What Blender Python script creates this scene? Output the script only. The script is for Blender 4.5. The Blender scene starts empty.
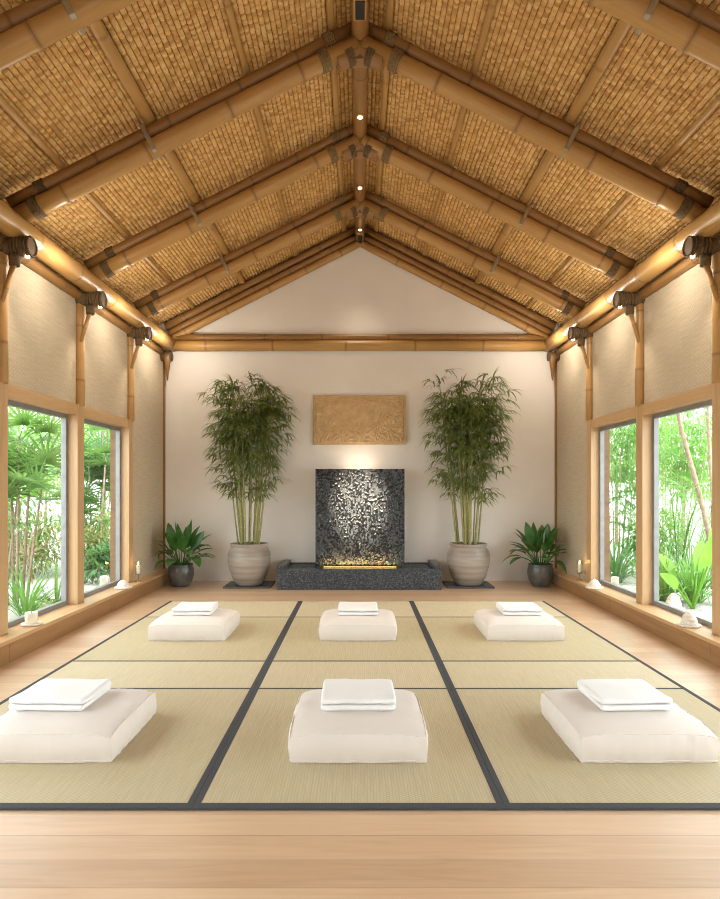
import bpy, bmesh, math, random
import numpy as np
from mathutils import Vector, Matrix, noise
C = bpy.context.scene.collection
SC = bpy.context.scene
PI = math.pi
V = Vector

# ------------------------------------------------------------------ camera, sky, sun, exposure
cam_d = bpy.data.cameras.new('camera'); cam = bpy.data.objects.new('camera', cam_d); C.objects.link(cam)
cam.location = (0, 0, 1.4); cam.rotation_euler = (PI/2, 0, 0)
cam_d.sensor_width = 36; cam_d.lens = 631/899*36; cam_d.shift_y = 38.5/899; cam_d.clip_start = .05
SC.camera = cam
SC.view_settings.view_transform = 'Standard'; SC.view_settings.look = 'None'
SC.view_settings.gamma = 1; SC.view_settings.use_curve_mapping = False
SC.view_settings.exposure = 0.46
SC.cycles.use_denoising = True; SC.cycles.use_adaptive_sampling = False; SC.cycles.filter_width = 1.0
SC.cycles.max_bounces = 10; SC.cycles.diffuse_bounces = 6; SC.cycles.transparent_max_bounces = 24
SC.cycles.sample_clamp_indirect = 12
w = bpy.data.worlds.new('sky'); SC.world = w; w.use_nodes = True
bg = w.node_tree.nodes['Background']; bg.inputs['Color'].default_value = (.91, .97, 1, 1); bg.inputs['Strength'].default_value = 4.6

def light(name, kind, loc, energy, color=(1, 1, 1), target=None, parent=None, **kw):
    d = bpy.data.lights.new(name, kind); d.energy = energy; d.color = color
    for k, v in kw.items(): setattr(d, k, v)
    o = bpy.data.objects.new(name, d); C.objects.link(o); o.location = loc
    if target is not None:
        o.rotation_euler = (V(target) - V(loc)).to_track_quat('-Z', 'Y').to_euler()
    if parent is not None:
        o.parent = parent; o.location = V(loc) - parent.location
    return o
light('sun', 'SUN', (0, -5, 20), 2.2, (1, .95, .86), (0, 2.5, 0), angle=.03)
def portal(loc, tgt, sx, sy):
    o = light('daylight_portal', 'AREA', loc, 1, target=tgt, shape='RECTANGLE', size=sx, size_y=sy)
    o.data.cycles.is_portal = True
WARM = (1, .88, .70)

# ------------------------------------------------------------------ mesh builder
class MB:
    def __init__(s): s.v = []; s.f = []; s.uv = []; s.a = {}
    def vert(s, p, a=0.0):
        s.v.append((p[0], p[1], p[2]))
        if a: s.a[len(s.v)-1] = a
        return len(s.v)-1
    def face(s, idx, uv=None): s.f.append(tuple(idx)); s.uv.append(uv)
    def box(s, x0, x1, y0, y1, z0, z1):
        i = [s.vert(p) for p in ((x0,y0,z0),(x1,y0,z0),(x1,y1,z0),(x0,y1,z0),(x0,y0,z1),(x1,y0,z1),(x1,y1,z1),(x0,y1,z1))]
        for q in ((0,3,2,1),(4,5,6,7),(0,1,5,4),(1,2,6,5),(2,3,7,6),(3,0,4,7)): s.face([i[k] for k in q])
        return s
    def obox(s, c, ax, ay, az):                      # oriented box, half-axis vectors
        c = V(c); ax = V(ax); ay = V(ay); az = V(az)
        i = [s.vert(c + a*ax + b*ay + d*az) for d in (-1,1) for a, b in ((-1,-1),(1,-1),(1,1),(-1,1))]
        for q in ((0,3,2,1),(4,5,6,7),(0,1,5,4),(1,2,6,5),(2,3,7,6),(3,0,4,7)): s.face([i[k] for k in q])
        return s
    def tube(s, pts, rad, n=12, caps=True, attr=None):
        pts = [V(p) for p in pts]
        if not hasattr(rad, '__len__'): rad = [rad]*len(pts)
        t = (pts[1]-pts[0]).normalized()
        u = t.orthogonal().normalized(); rings = []; L = 0; ls = []
        for k, p in enumerate(pts):
            if k > 0:
                L += (p-pts[k-1]).length
                d = (pts[min(k+1, len(pts)-1)]-pts[k-1])
                if d.length > 1e-9: t = d.normalized()
                u = (u - t*u.dot(t)).normalized()
            w_ = t.cross(u); ls.append(L)
            rings.append([s.vert(p + rad[k]*(math.cos(2*PI*j/n)*u + math.sin(2*PI*j/n)*w_), attr[k] if attr else 0) for j in range(n)])
        for k in range(len(pts)-1):
            for j in range(n):
                j2 = (j+1) % n
                s.face((rings[k][j], rings[k][j2], rings[k+1][j2], rings[k+1][j]),
                       ((j/n, ls[k]), ((j+1)/n, ls[k]), ((j+1)/n, ls[k+1]), (j/n, ls[k+1])))
        if caps:
            s.face(rings[0][::-1]); s.face(rings[-1])
        return s
    def lathe(s, prof, n=32, c=(0,0,0), squash=None):
        c = V(c); rings = []
        for r, z in prof:
            rings.append([s.vert(c + V((max(r, 1e-4)*math.cos(2*PI*j/n), max(r, 1e-4)*math.sin(2*PI*j/n), z))) for j in range(n)])
        for k in range(len(prof)-1):
            for j in range(n):
                j2 = (j+1) % n
                s.face((rings[k][j], rings[k][j2], rings[k+1][j2], rings[k+1][j]),
                       ((j/n, prof[k][1]), ((j+1)/n, prof[k][1]), ((j+1)/n, prof[k+1][1]), (j/n, prof[k+1][1])))
        s.face(rings[0][::-1]); s.face(rings[-1])
        return s
    def bamboo(s, p0, p1, r0, r1=None, step=.45, n=14, rnd=None, bend=0, off=0, bulge=.07):
        rnd = rnd or random.Random(1); r1 = r1 or r0
        p0 = V(p0); p1 = V(p1); L = (p1-p0).length; t = (p1-p0)/L
        side = t.orthogonal().normalized()
        pts = []; rad = []; at = []
        def add(d, k, a=0):
            q = d/L; pts.append(p0 + t*d + side*bend*math.sin(PI*q)); rad.append((r0+(r1-r0)*q)*k); at.append(a)
        add(0, 1); d = step*(.35+.3*rnd.random()) + off
        while d < L-.06:
            e = min(.03, r0*.5)
            add(d-e, 1); add(d-e*.35, 1+bulge, .4); add(d, 1-bulge*.3, 1); add(d+e*.35, 1+bulge*.8, .4); add(d+e, 1)
            d += step*(.85+.3*rnd.random())
        add(L, 1)
        return s.tube(pts, rad, n, True, at)
    def blade(s, base, d, up, L, W, droop=.5, n=3, fold=0.15, tip=0.0, wf=None):
        """a leaf blade: base point, direction, upward normal; it droops along its length"""
        d = V(d).normalized(); up = V(up); side = d.cross(up)
        if side.length < 1e-4: side = d.orthogonal()
        side.normalize(); p = V(base); rows = []
        for k in range(n+1):
            q = k/n
            wd = (wf(q) if wf else math.sin(PI*min(1, (.08+.92*q))**.75)) * W*.5
            if k == n: wd = W*.03
            nrm = side.cross(d)
            rows.append((s.vert(p - side*wd + nrm*wd*fold), s.vert(p), s.vert(p + side*wd + nrm*wd*fold)))
            p = p + d*(L/n)
            d = (d + V((0,0,-1))*droop/n).normalized()
        for a, b in zip(rows, rows[1:]):
            s.face((a[0], a[1], b[1], b[0])); s.face((a[1], a[2], b[2], b[1]))
        return s
    def build(s, name, mat, parent=None, smooth=True, bevel=0, world=True, auto=None):
        me = bpy.data.meshes.new(name)
        off = parent.location if (parent is not None and world) else V((0,0,0))
        me.from_pydata([(x-off.x, y-off.y, z-off.z) for x, y, z in s.v], [], s.f)
        if any(u is not None for u in s.uv):
            ul = me.uv_layers.new(name='UVMap'); buf = []
            for f, u in zip(s.f, s.uv):
                for k in range(len(f)): buf.extend(u[k] if u else (0, 0))
            ul.data.foreach_set('uv', buf)
        if s.a:
            at = me.attributes.new('node', 'FLOAT', 'POINT'); b = [0.0]*len(s.v)
            for k, x in s.a.items(): b[k] = x
            at.data.foreach_set('value', b)
        if smooth: me.polygons.foreach_set('use_smooth', [len(f) < 9 for f in s.f])
        me.materials.append(mat); me.update()
        o = bpy.data.objects.new(name, me); C.objects.link(o)
        if parent is not None: o.parent = parent
        if bevel:
            m = o.modifiers.new('bevel', 'BEVEL'); m.width = bevel; m.segments = 2; m.limit_method = 'ANGLE'
        return o

def tag(o, label=None, cat=None, group=None, kind=None):
    if label: o['label'] = label
    if cat: o['category'] = cat
    if group: o['group'] = group
    if kind: o['kind'] = kind
    return o
def thing(name, label, cat, loc=(0,0,0), group=None, rz=0):
    o = bpy.data.objects.new(name, None); C.objects.link(o); o.location = loc; o.rotation_euler = (0,0,rz)
    o.empty_display_size = .1
    return tag(o, label, cat, group)
def copy_tree(o, parent=None):
    c = o.copy(); C.objects.link(c)
    if parent is not None: c.parent = parent
    for ch in list(o.children): copy_tree(ch, c)
    return c

# ------------------------------------------------------------------ materials
def mat(name):
    m = bpy.data.materials.new(name); m.use_nodes = True; nt = m.node_tree
    return m, nt, nt.nodes['Principled BSDF']
def nd(nt, t, **kw):
    n = nt.nodes.new(t)
    for k, v in kw.items(): setattr(n, k, v)
    return n
def coords(nt, kind='Object', scale=(1,1,1), rot=(0,0,0)):
    tc = nd(nt, 'ShaderNodeTexCoord'); mp = nd(nt, 'ShaderNodeMapping')
    mp.inputs['Scale'].default_value = scale; mp.inputs['Rotation'].default_value = rot
    nt.links.new(tc.outputs[kind], mp.inputs['Vector']); return mp.outputs['Vector']
def ntex(nt, vec, scale, detail=4, rough=.55, dist=0):
    n = nd(nt, 'ShaderNodeTexNoise'); n.inputs['Scale'].default_value = scale; n.inputs['Detail'].default_value = detail
    n.inputs['Roughness'].default_value = rough; n.inputs['Distortion'].default_value = dist
    nt.links.new(vec, n.inputs['Vector']); return n.outputs['Fac']
def ramp(nt, fac, stops):
    r = nd(nt, 'ShaderNodeValToRGB'); e = r.color_ramp.elements
    while len(e) < len(stops): e.new(.5)
    for k, (p, c) in enumerate(stops): e[k].position = p; e[k].color = (*c, 1)
    nt.links.new(fac, r.inputs['Fac']); return r.outputs['Color']
def mixc(nt, f, a, b, mode='MIX'):
    m = nd(nt, 'ShaderNodeMix', data_type='RGBA', blend_type=mode)
    for s_, x in ((m.inputs[0], f), (m.inputs[6], a), (m.inputs[7], b)):
        if isinstance(x, (int, float)): s_.default_value = x
        elif isinstance(x, tuple): s_.default_value = (*x, 1)
        else: nt.links.new(x, s_)
    return m.outputs[2]
def bump(nt, bs, h, strength=.3, dist=.01):
    b = nd(nt, 'ShaderNodeBump'); b.inputs['Strength'].default_value = strength; b.inputs['Distance'].default_value = dist
    nt.links.new(h, b.inputs['Height']); nt.links.new(b.outputs['Normal'], bs.inputs['Normal'])
def math_(nt, op, a, b=None):
    m = nd(nt, 'ShaderNodeMath', operation=op)
    for k, x in enumerate((a, b)):
        if x is None: continue
        if isinstance(x, (int, float)): m.inputs[k].default_value = x
        else: nt.links.new(x, m.inputs[k])
    return m.outputs[0]
def plain(name, col, rough=.5, metal=0, spec=.5, bumpscale=None, bs_=.15, var=.1):
    m, nt, b = mat(name); b.inputs['Roughness'].default_value = rough; b.inputs['Metallic'].default_value = metal
    b.inputs['Specular IOR Level'].default_value = spec
    v = coords(nt); f = ntex(nt, v, bumpscale or 12)
    c = ramp(nt, f, [(.3, tuple(x*(1-var) for x in col)), (.7, tuple(min(1, x*(1+var)) for x in col))])
    nt.links.new(c, b.inputs['Base Color'])
    if bumpscale: bump(nt, b, f, bs_)
    return m
def bamboo_mat(name, a, b_, nodecol, rough=.38):
    m, nt, b = mat(name)
    v = coords(nt, 'UV', (14, .9, 1)); f = ntex(nt, v, 2.2, 5, .6)
    v2 = coords(nt, 'Object'); f2 = ntex(nt, v2, 1.3, 3)
    c = ramp(nt, f, [(.25, a), (.75, b_)])
    c = mixc(nt, f2, c, tuple(x*.72 for x in a))
    at = nd(nt, 'ShaderNodeAttribute', attribute_name='node')
    c = mixc(nt, at.outputs['Fac'], c, nodecol)
    nt.links.new(c, b.inputs['Base Color']); b.inputs['Roughness'].default_value = rough
    bump(nt, b, f, .12, .01)
    return m
def wood_mat(name, a, b_, axis=0, rough=.4, scale=9):
    m, nt, b = mat(name)
    sc = [1, 1, 1]; sc[axis] = .09
    v = coords(nt, 'Object', tuple(sc)); f = ntex(nt, v, scale, 6, .6, 1.2)
    f2 = ntex(nt, v, scale*7, 3, .6)
    c = ramp(nt, f, [(.28, a), (.72, b_)])
    c = mixc(nt, math_(nt, 'MULTIPLY', f2, .25), c, tuple(x*.6 for x in a))
    nt.links.new(c, b.inputs['Base Color']); b.inputs['Roughness'].default_value = rough
    bump(nt, b, f2, .06, .005)
    return m
M = {}
M['bamboo'] = bamboo_mat('golden_bamboo', (.47, .255, .078), (.62, .37, .135), (.22, .105, .035))
M['bamboo_dark'] = bamboo_mat('dark_bamboo', (.29, .14, .042), (.42, .225, .073), (.16, .075, .025))  # darker brown bamboo for upper poles, plates, ridge and joints
M['bamboo_pale'] = bamboo_mat('pale_bamboo', (.52, .29, .10), (.66, .395, .16), (.28, .145, .05))
M['wood_x'] = wood_mat('oak_along_x', (.54, .33, .16), (.68, .45, .24), 0)
M['wood_y'] = wood_mat('oak_along_y', (.52, .305, .14), (.66, .43, .22), 1)
M['wood_z'] = wood_mat('oak_along_z', (.52, .32, .15), (.66, .44, .23), 2)
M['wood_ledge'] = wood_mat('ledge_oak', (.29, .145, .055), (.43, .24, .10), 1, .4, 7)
M['dark_wood'] = wood_mat('brown_wood', (.13, .07, .03), (.24, .13, .055), 0, .6)
M['rope'] = plain('dark_rope', (.13, .08, .035), .85, bumpscale=60, bs_=.5, var=.35)
M['lash'] = plain('lashing_cord', (.22, .14, .06), .8, bumpscale=70, bs_=.4, var=.3)
M['steel'] = plain('frame_metal', (.26, .265, .26), .4, .2)
M['clamp'] = plain('clamp_metal', (.45, .42, .36), .35, .8)
M['slate'] = plain('slate', (.045, .052, .06), .5, bumpscale=25)
M['wax'] = plain('wax', (.86, .78, .62), .5)
M['white_stone'] = plain('white_stone', (.78, .72, .63), .75, bumpscale=30, bs_=.3)
M['soil'] = plain('soil', (.045, .03, .02), .95, bumpscale=40, bs_=.8, var=.4)
M['black'] = plain('black_housing', (.012, .011, .01), .6)
M['brass'] = plain('brass', (.45, .30, .12), .35, .8)
M['edge'] = plain('dark_cloth_edging', (.052, .054, .058), .85, bumpscale=220, bs_=.3, var=.25)
M['gravel'] = plain('pale_gravel', (.40, .385, .35), .9, bumpscale=18, bs_=.7, var=.25)
def leaf_mat(name, a, b_, trans=.35, rough=.45, scale=3.0):
    m, nt, b = mat(name)
    f = ntex(nt, coords(nt), scale, 3)
    c = ramp(nt, f, [(.32, a), (.68, b_)])
    nt.links.new(c, b.inputs['Base Color']); b.inputs['Roughness'].default_value = rough
    t = nd(nt, 'ShaderNodeBsdfTranslucent'); nt.links.new(mixc(nt, .45, c, (.40, .68, .10)), t.inputs['Color'])
    mx = nd(nt, 'ShaderNodeMixShader'); mx.inputs[0].default_value = trans
    nt.links.new(b.outputs[0], mx.inputs[1]); nt.links.new(t.outputs[0], mx.inputs[2])
    nt.links.new(mx.outputs[0], nt.nodes['Material Output'].inputs['Surface'])
    return m
M['leaf_bamboo'] = leaf_mat('bamboo_leaf', (.075, .115, .022), (.24, .275, .07), .25, scale=6)
M['leaf_lily'] = leaf_mat('lily_leaf', (.018, .085, .018), (.07, .21, .045), .15, .25, 8)
M['leaf_palm'] = leaf_mat('palm_leaf', (.08, .19, .06), (.24, .40, .14), .45)
M['leaf_lime'] = leaf_mat('lime_leaf', (.14, .34, .03), (.28, .50, .06), .5)
M['leaf_green'] = leaf_mat('garden_leaf', (.05, .19, .035), (.16, .36, .08), .4)
M['leaf_dark'] = leaf_mat('dark_garden_leaf', (.02, .085, .03), (.07, .19, .05), .3)
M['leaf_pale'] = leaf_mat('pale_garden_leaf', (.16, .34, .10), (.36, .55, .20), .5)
M['leaf_russet'] = leaf_mat('russet_leaf', (.20, .12, .07), (.22, .26, .09), .3)
M['bark'] = plain('bark', (.36, .27, .19), .85, bumpscale=20, bs_=.5, var=.3)
M['cane'] = bamboo_mat('green_cane', (.30, .30, .10), (.46, .42, .16), (.55, .48, .25), .4)
M['stem'] = plain('stem_green', (.14, .22, .06), .5)
def emit(name, col, s):
    m, nt, b = mat(name); b.inputs['Emission Color'].default_value = (*col, 1); b.inputs['Emission Strength'].default_value = s
    b.inputs['Base Color'].default_value = (*col, 1); return m
M['bulb'] = emit('lamp_lens', (1, .86, .62), 9)
M['led'] = emit('warm_led', (1, .60, .22), .8)
M['flame'] = emit('flame', (1, .6, .18), 12)
# glass pane
m, nt, b = mat('window_glass'); nt.nodes.remove(b)
tr = nd(nt, 'ShaderNodeBsdfTransparent'); tr.inputs['Color'].default_value = (.97, .985, .98, 1)
gl = nd(nt, 'ShaderNodeBsdfGlossy'); gl.inputs['Roughness'].default_value = .02
fr = nd(nt, 'ShaderNodeLayerWeight'); fr.inputs['Blend'].default_value = .5
ff = math_(nt, 'ADD', math_(nt, 'MULTIPLY', math_(nt, 'POWER', fr.outputs['Facing'], 5.0), .5), .02)
mx = nd(nt, 'ShaderNodeMixShader'); nt.links.new(ff, mx.inputs[0]); nt.links.new(tr.outputs[0], mx.inputs[1]); nt.links.new(gl.outputs[0], mx.inputs[2])
nt.links.new(mx.outputs[0], nt.nodes['Material Output'].inputs['Surface']); M['glass'] = m
# plaster
m, nt, b = mat('cream_plaster'); v = coords(nt); f = ntex(nt, v, 1.6, 5); f2 = ntex(nt, v, 26, 4)
nt.links.new(ramp(nt, f, [(.3, (.79, .735, .68)), (.7, (.84, .79, .735))]), b.inputs['Base Color']); b.inputs['Roughness'].default_value = .85
bump(nt, b, f2, .08, .01); M['plaster'] = m
# oak floor, planks along x
m, nt, b = mat('oak_floor'); v = coords(nt); v.node.inputs['Location'].default_value = (1.9, -.0417, 0)
br = nd(nt, 'ShaderNodeTexBrick'); br.offset = .45; nt.links.new(v, br.inputs['Vector'])
for k, x in (('Scale', 1), ('Brick Width', 8.0), ('Row Height', .1667), ('Mortar Size', .0024), ('Mortar Smooth', .3), ('Bias', -.1)): br.inputs[k].default_value = x
br.inputs['Color1'].default_value = (.68, .465, .29, 1); br.inputs['Color2'].default_value = (.44, .26, .145, 1); br.inputs['Mortar'].default_value = (.25, .14, .07, 1)
v3 = coords(nt, 'Object', (.35, 4.5, 1)); g = ntex(nt, v3, 3.2, 7, .6, 1.4)
c = mixc(nt, .42, br.outputs['Color'], ramp(nt, g, [(.25, (.47, .28, .15)), (.5, (.65, .435, .265)), (.75, (.76, .545, .365))]))
nt.links.new(c, b.inputs['Base Color']); b.inputs['Roughness'].default_value = .34; b.inputs['Specular IOR Level'].default_value = .6; b.inputs['Coat Weight'].default_value = .5; b.inputs['Coat Roughness'].default_value = .36
bump(nt, b, math_(nt, 'SUBTRACT', math_(nt, 'MULTIPLY', g, .15), br.outputs['Fac']), .15, .004); M['floor'] = m
# weave materials
def weave_mat(name, a, b_, dark, su, sv, plane, rough=.8, bs=.5, dist=.006):
    """over-under weave: su, sv threads per metre on the two axes of the plane"""
    m, nt, b = mat(name); v = coords(nt); sp = nd(nt, 'ShaderNodeSeparateXYZ'); nt.links.new(v, sp.inputs[0])
    ax = {'x': 0, 'y': 1, 'z': 2}; U = sp.outputs[ax[plane[0]]]; W = sp.outputs[ax[plane[1]]]
    jit = ntex(nt, v, 5, 2); jit = math_(nt, 'MULTIPLY', jit, .9)
    cu = math_(nt, 'SINE', math_(nt, 'ADD', math_(nt, 'MULTIPLY', U, su*PI), jit)); cv = math_(nt, 'SINE', math_(nt, 'ADD', math_(nt, 'MULTIPLY', W, sv*PI), jit))
    h = math_(nt, 'ABSOLUTE', cv); h2 = math_(nt, 'MULTIPLY', math_(nt, 'MULTIPLY', cu, cv), .5)
    H = math_(nt, 'ADD', math_(nt, 'MULTIPLY', h, .6), h2)
    n1 = ntex(nt, coords(nt, 'Object', (3, 3, 40) if plane[1] == 'z' else (40, 3, 3)), 1.5, 4)
    c = ramp(nt, n1, [(.3, a), (.7, b_)])
    gap = ramp(nt, H, [(0.0, (1, 1, 1)), (.45, (0, 0, 0))])
    c = mixc(nt, math_(nt, 'MULTIPLY', gap, .55), c, dark)
    nt.links.new(c, b.inputs['Base Color']); b.inputs['Roughness'].default_value = rough
    b.inputs['Specular IOR Level'].default_value = .25
    bump(nt, b, H, bs, dist); return m
M['wallweave'] = weave_mat('woven_grass_cloth', (.54, .445, .315), (.65, .545, .40), (.43, .345, .235), 47, 90, 'yz', .8, .35, .004)
M['tatami'] = weave_mat('rush_straw', (.52, .44, .28), (.60, .515, .34), (.40, .325, .19), 110, 70, 'yx', .6, .35, .003)
M['tatami_b'] = weave_mat('pale_rush_straw', (.58, .495, .33), (.66, .575, .40), (.46, .375, .23), 110, 70, 'yx', .6, .35, .003)
# ceiling reed: tone attribute per reed
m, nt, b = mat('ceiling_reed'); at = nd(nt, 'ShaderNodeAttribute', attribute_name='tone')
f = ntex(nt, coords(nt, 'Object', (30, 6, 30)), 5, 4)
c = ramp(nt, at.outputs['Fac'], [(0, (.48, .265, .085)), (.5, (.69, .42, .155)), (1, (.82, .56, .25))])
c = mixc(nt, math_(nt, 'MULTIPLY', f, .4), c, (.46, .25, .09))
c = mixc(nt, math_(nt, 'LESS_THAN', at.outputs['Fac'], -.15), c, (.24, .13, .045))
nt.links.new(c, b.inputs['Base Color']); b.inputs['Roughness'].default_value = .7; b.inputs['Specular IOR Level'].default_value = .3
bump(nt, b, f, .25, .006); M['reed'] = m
# fabrics
def fabric(name, a, scale=350, bs=.15, dist=.002):
    m, nt, b = mat(name); v = coords(nt); f = ntex(nt, v, scale, 2); f2 = ntex(nt, v, 5, 3)
    nt.links.new(ramp(nt, f2, [(.3, tuple(x*.96 for x in a)), (.7, a)]), b.inputs['Base Color'])
    b.inputs['Roughness'].default_value = .9; b.inputs['Specular IOR Level'].default_value = .2
    b.inputs['Sheen Weight'].default_value = .15
    bump(nt, b, f, bs, dist); return m
M['linen'] = fabric('cream_linen', (.72, .655, .595)); M['towel'] = fabric('white_terry', (.83, .82, .80), 160, .5, .005)
M['thread'] = fabric('seam_thread', (.74, .67, .60))
# stoneware with throwing bands, glazed dark pot
m, nt, b = mat('stoneware'); v = coords(nt, 'Object', (.6, .6, 7)); f = ntex(nt, v, 2.2, 4); f2 = ntex(nt, coords(nt), 30, 3)
nt.links.new(mixc(nt, math_(nt, 'MULTIPLY', f2, .3), ramp(nt, f, [(.3, (.20, .165, .13)), (.5, (.31, .265, .215)), (.72, (.42, .37, .315))]), (.25, .205, .16)), b.inputs['Base Color'])
b.inputs['Roughness'].default_value = .4; bump(nt, b, f, .2, .01); M['stoneware'] = m
m, nt, b = mat('bronze_glaze'); v = coords(nt); f = ntex(nt, v, 9, 4)
nt.links.new(ramp(nt, f, [(.3, (.05, .05, .045)), (.7, (.14, .135, .115))]), b.inputs['Base Color']); b.inputs['Roughness'].default_value = .28; M['darkpot'] = m
# granite and water sheet
def granite(name, wet):
    m, nt, b = mat(name); v = coords(nt)
    f = ntex(nt, v, 55, 4, .7); f2 = ntex(nt, v, 4, 3)
    c = ramp(nt, f, [(.36, (.008, .010, .012)), (.50, (.030, .037, .044)), (.66, (.15, .17, .185))] if not wet else [(.36, (.002, .0024, .003)), (.6, (.005, .006, .007)), (.75, (.018, .021, .023))])
    nt.links.new(mixc(nt, math_(nt, 'MULTIPLY', f2, .4), c, (.03, .035, .04) if not wet else (.006, .007, .008)), b.inputs['Base Color']); b.inputs['Roughness'].default_value = .2 if wet else .33
    if wet:
        vo = nd(nt, 'ShaderNodeTexVoronoi'); vo.inputs['Scale'].default_value = 26; nt.links.new(coords(nt, 'Object', (1, 1, .8)), vo.inputs['Vector'])
        h = math_(nt, 'ADD', vo.outputs['Distance'], math_(nt, 'MULTIPLY', ntex(nt, v, 60, 3), .5))
        bump(nt, b, h, .5, .012)
    else: bump(nt, b, f, .1, .004)
    return m
M['granite'] = granite('dark_granite', False); M['waterwall'] = granite('wet_granite', True)
m, nt, b = mat('pool_water'); b.inputs['Base Color'].default_value = (.03, .035, .035, 1); b.inputs['Roughness'].default_value = .06
bump(nt, b, ntex(nt, coords(nt), 26, 3), .9, .03); M['water'] = m
m, nt, b = mat('carved_sandstone'); f = ntex(nt, coords(nt), 12, 5)
nt.links.new(ramp(nt, f, [(.3, (.50, .33, .16)), (.7, (.62, .43, .23))]), b.inputs['Base Color']); b.inputs['Roughness'].default_value = .8
bump(nt, b, ntex(nt, coords(nt), 90, 3), .15, .004); M['sandstone'] = m

# ------------------------------------------------------------------ room dimensions
XW = 2.94; YB = 9.5; YF = -1.2
RIDGE = 5.37; SL = .511                         # underside of the reed ceiling: z = RIDGE - SL*|x|
POSTS = [.84, 2.29, 3.74, 5.19, 6.64, 8.10]
LEDGE = .19
def struct(o, label=None): return tag(o, label, kind='structure')
struct(MB().box(-XW-.3, XW+.3, YF, YB+.1, -.15, 0).build('floor', M['floor'], smooth=False))
struct(MB().box(-30, 30, -25, 40, -.5, -.16).build('garden_ground', M['gravel'], smooth=False))
# back wall with its gable
mb = MB(); prof = [(-XW-.25, -.1), (XW+.25, -.1), (XW+.25, 3.80), (0, 5.42), (-XW-.25, 3.80)]
a = [mb.vert((x, YB, z)) for x, z in prof]; b2 = [mb.vert((x, YB+.14, z)) for x, z in prof]
mb.face(a); mb.face(b2[::-1])
for k in range(5): mb.face((a[k], b2[k], b2[(k+1) % 5], a[(k+1) % 5]))
struct(mb.build('wall_back', M['plaster'], smooth=False))
mb = MB(); prof = [(-XW-.25, 0), (XW+.25, 0), (XW+.25, 3.80), (0, 5.42), (-XW-.25, 3.80)]
a = [mb.vert((x, YF-.14, z)) for x, z in prof]; b2 = [mb.vert((x, YF, z)) for x, z in prof]
mb.face(a); mb.face(b2[::-1])
for k in range(5): mb.face((a[k], b2[k], b2[(k+1) % 5], a[(k+1) % 5]))
struct(mb.build('wall_front', M['plaster'], smooth=False))
# side walls: solid above the windows and in the last bay
for s, nm in ((-1, 'left'), (1, 'right')):
    mb = MB(); x0, x1 = sorted((s*(XW+.09), s*(XW+.25)))
    yy = [YF, POSTS[-1]+.02, POSTS[-1]+.02, YB]
    P = [(YF, 2.25), (8.06, 2.25), (8.06, -.1), (YB, -.1), (YB, 3.85), (YF, 3.85)]
    a = [mb.vert((x0, y, z)) for y, z in P]; b2 = [mb.vert((x1, y, z)) for y, z in P]
    mb.face(a[::-1]); mb.face(b2)
    for k in range(6): mb.face((a[k], a[(k+1) % 6], b2[(k+1) % 6], b2[k]))
    struct(mb.build('wall_'+nm, M['dark_wood'], smooth=False))
# roof over the reed ceiling, eaves carried past the walls
for s in (-1, 1):
    mb = MB(); e = 3.75
    q = [(0, RIDGE+.10), (s*e, RIDGE+.10-SL*e), (s*e, RIDGE+.25-SL*e), (0, RIDGE+.28)]
    a = [mb.vert((x, YF-.5, z)) for x, z in q]; b2 = [mb.vert((x, YB+.7, z)) for x, z in q]
    mb.face(a if s < 0 else a[::-1]); mb.face(b2[::-1] if s < 0 else b2)
    for k in range(4): mb.face((a[k], b2[k], b2[(k+1) % 4], a[(k+1) % 4]) if s > 0 else (a[k], a[(k+1) % 4], b2[(k+1) % 4], b2[k]))
    struct(mb.build('ceiling_roof', M['dark_wood'], smooth=False))

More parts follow.
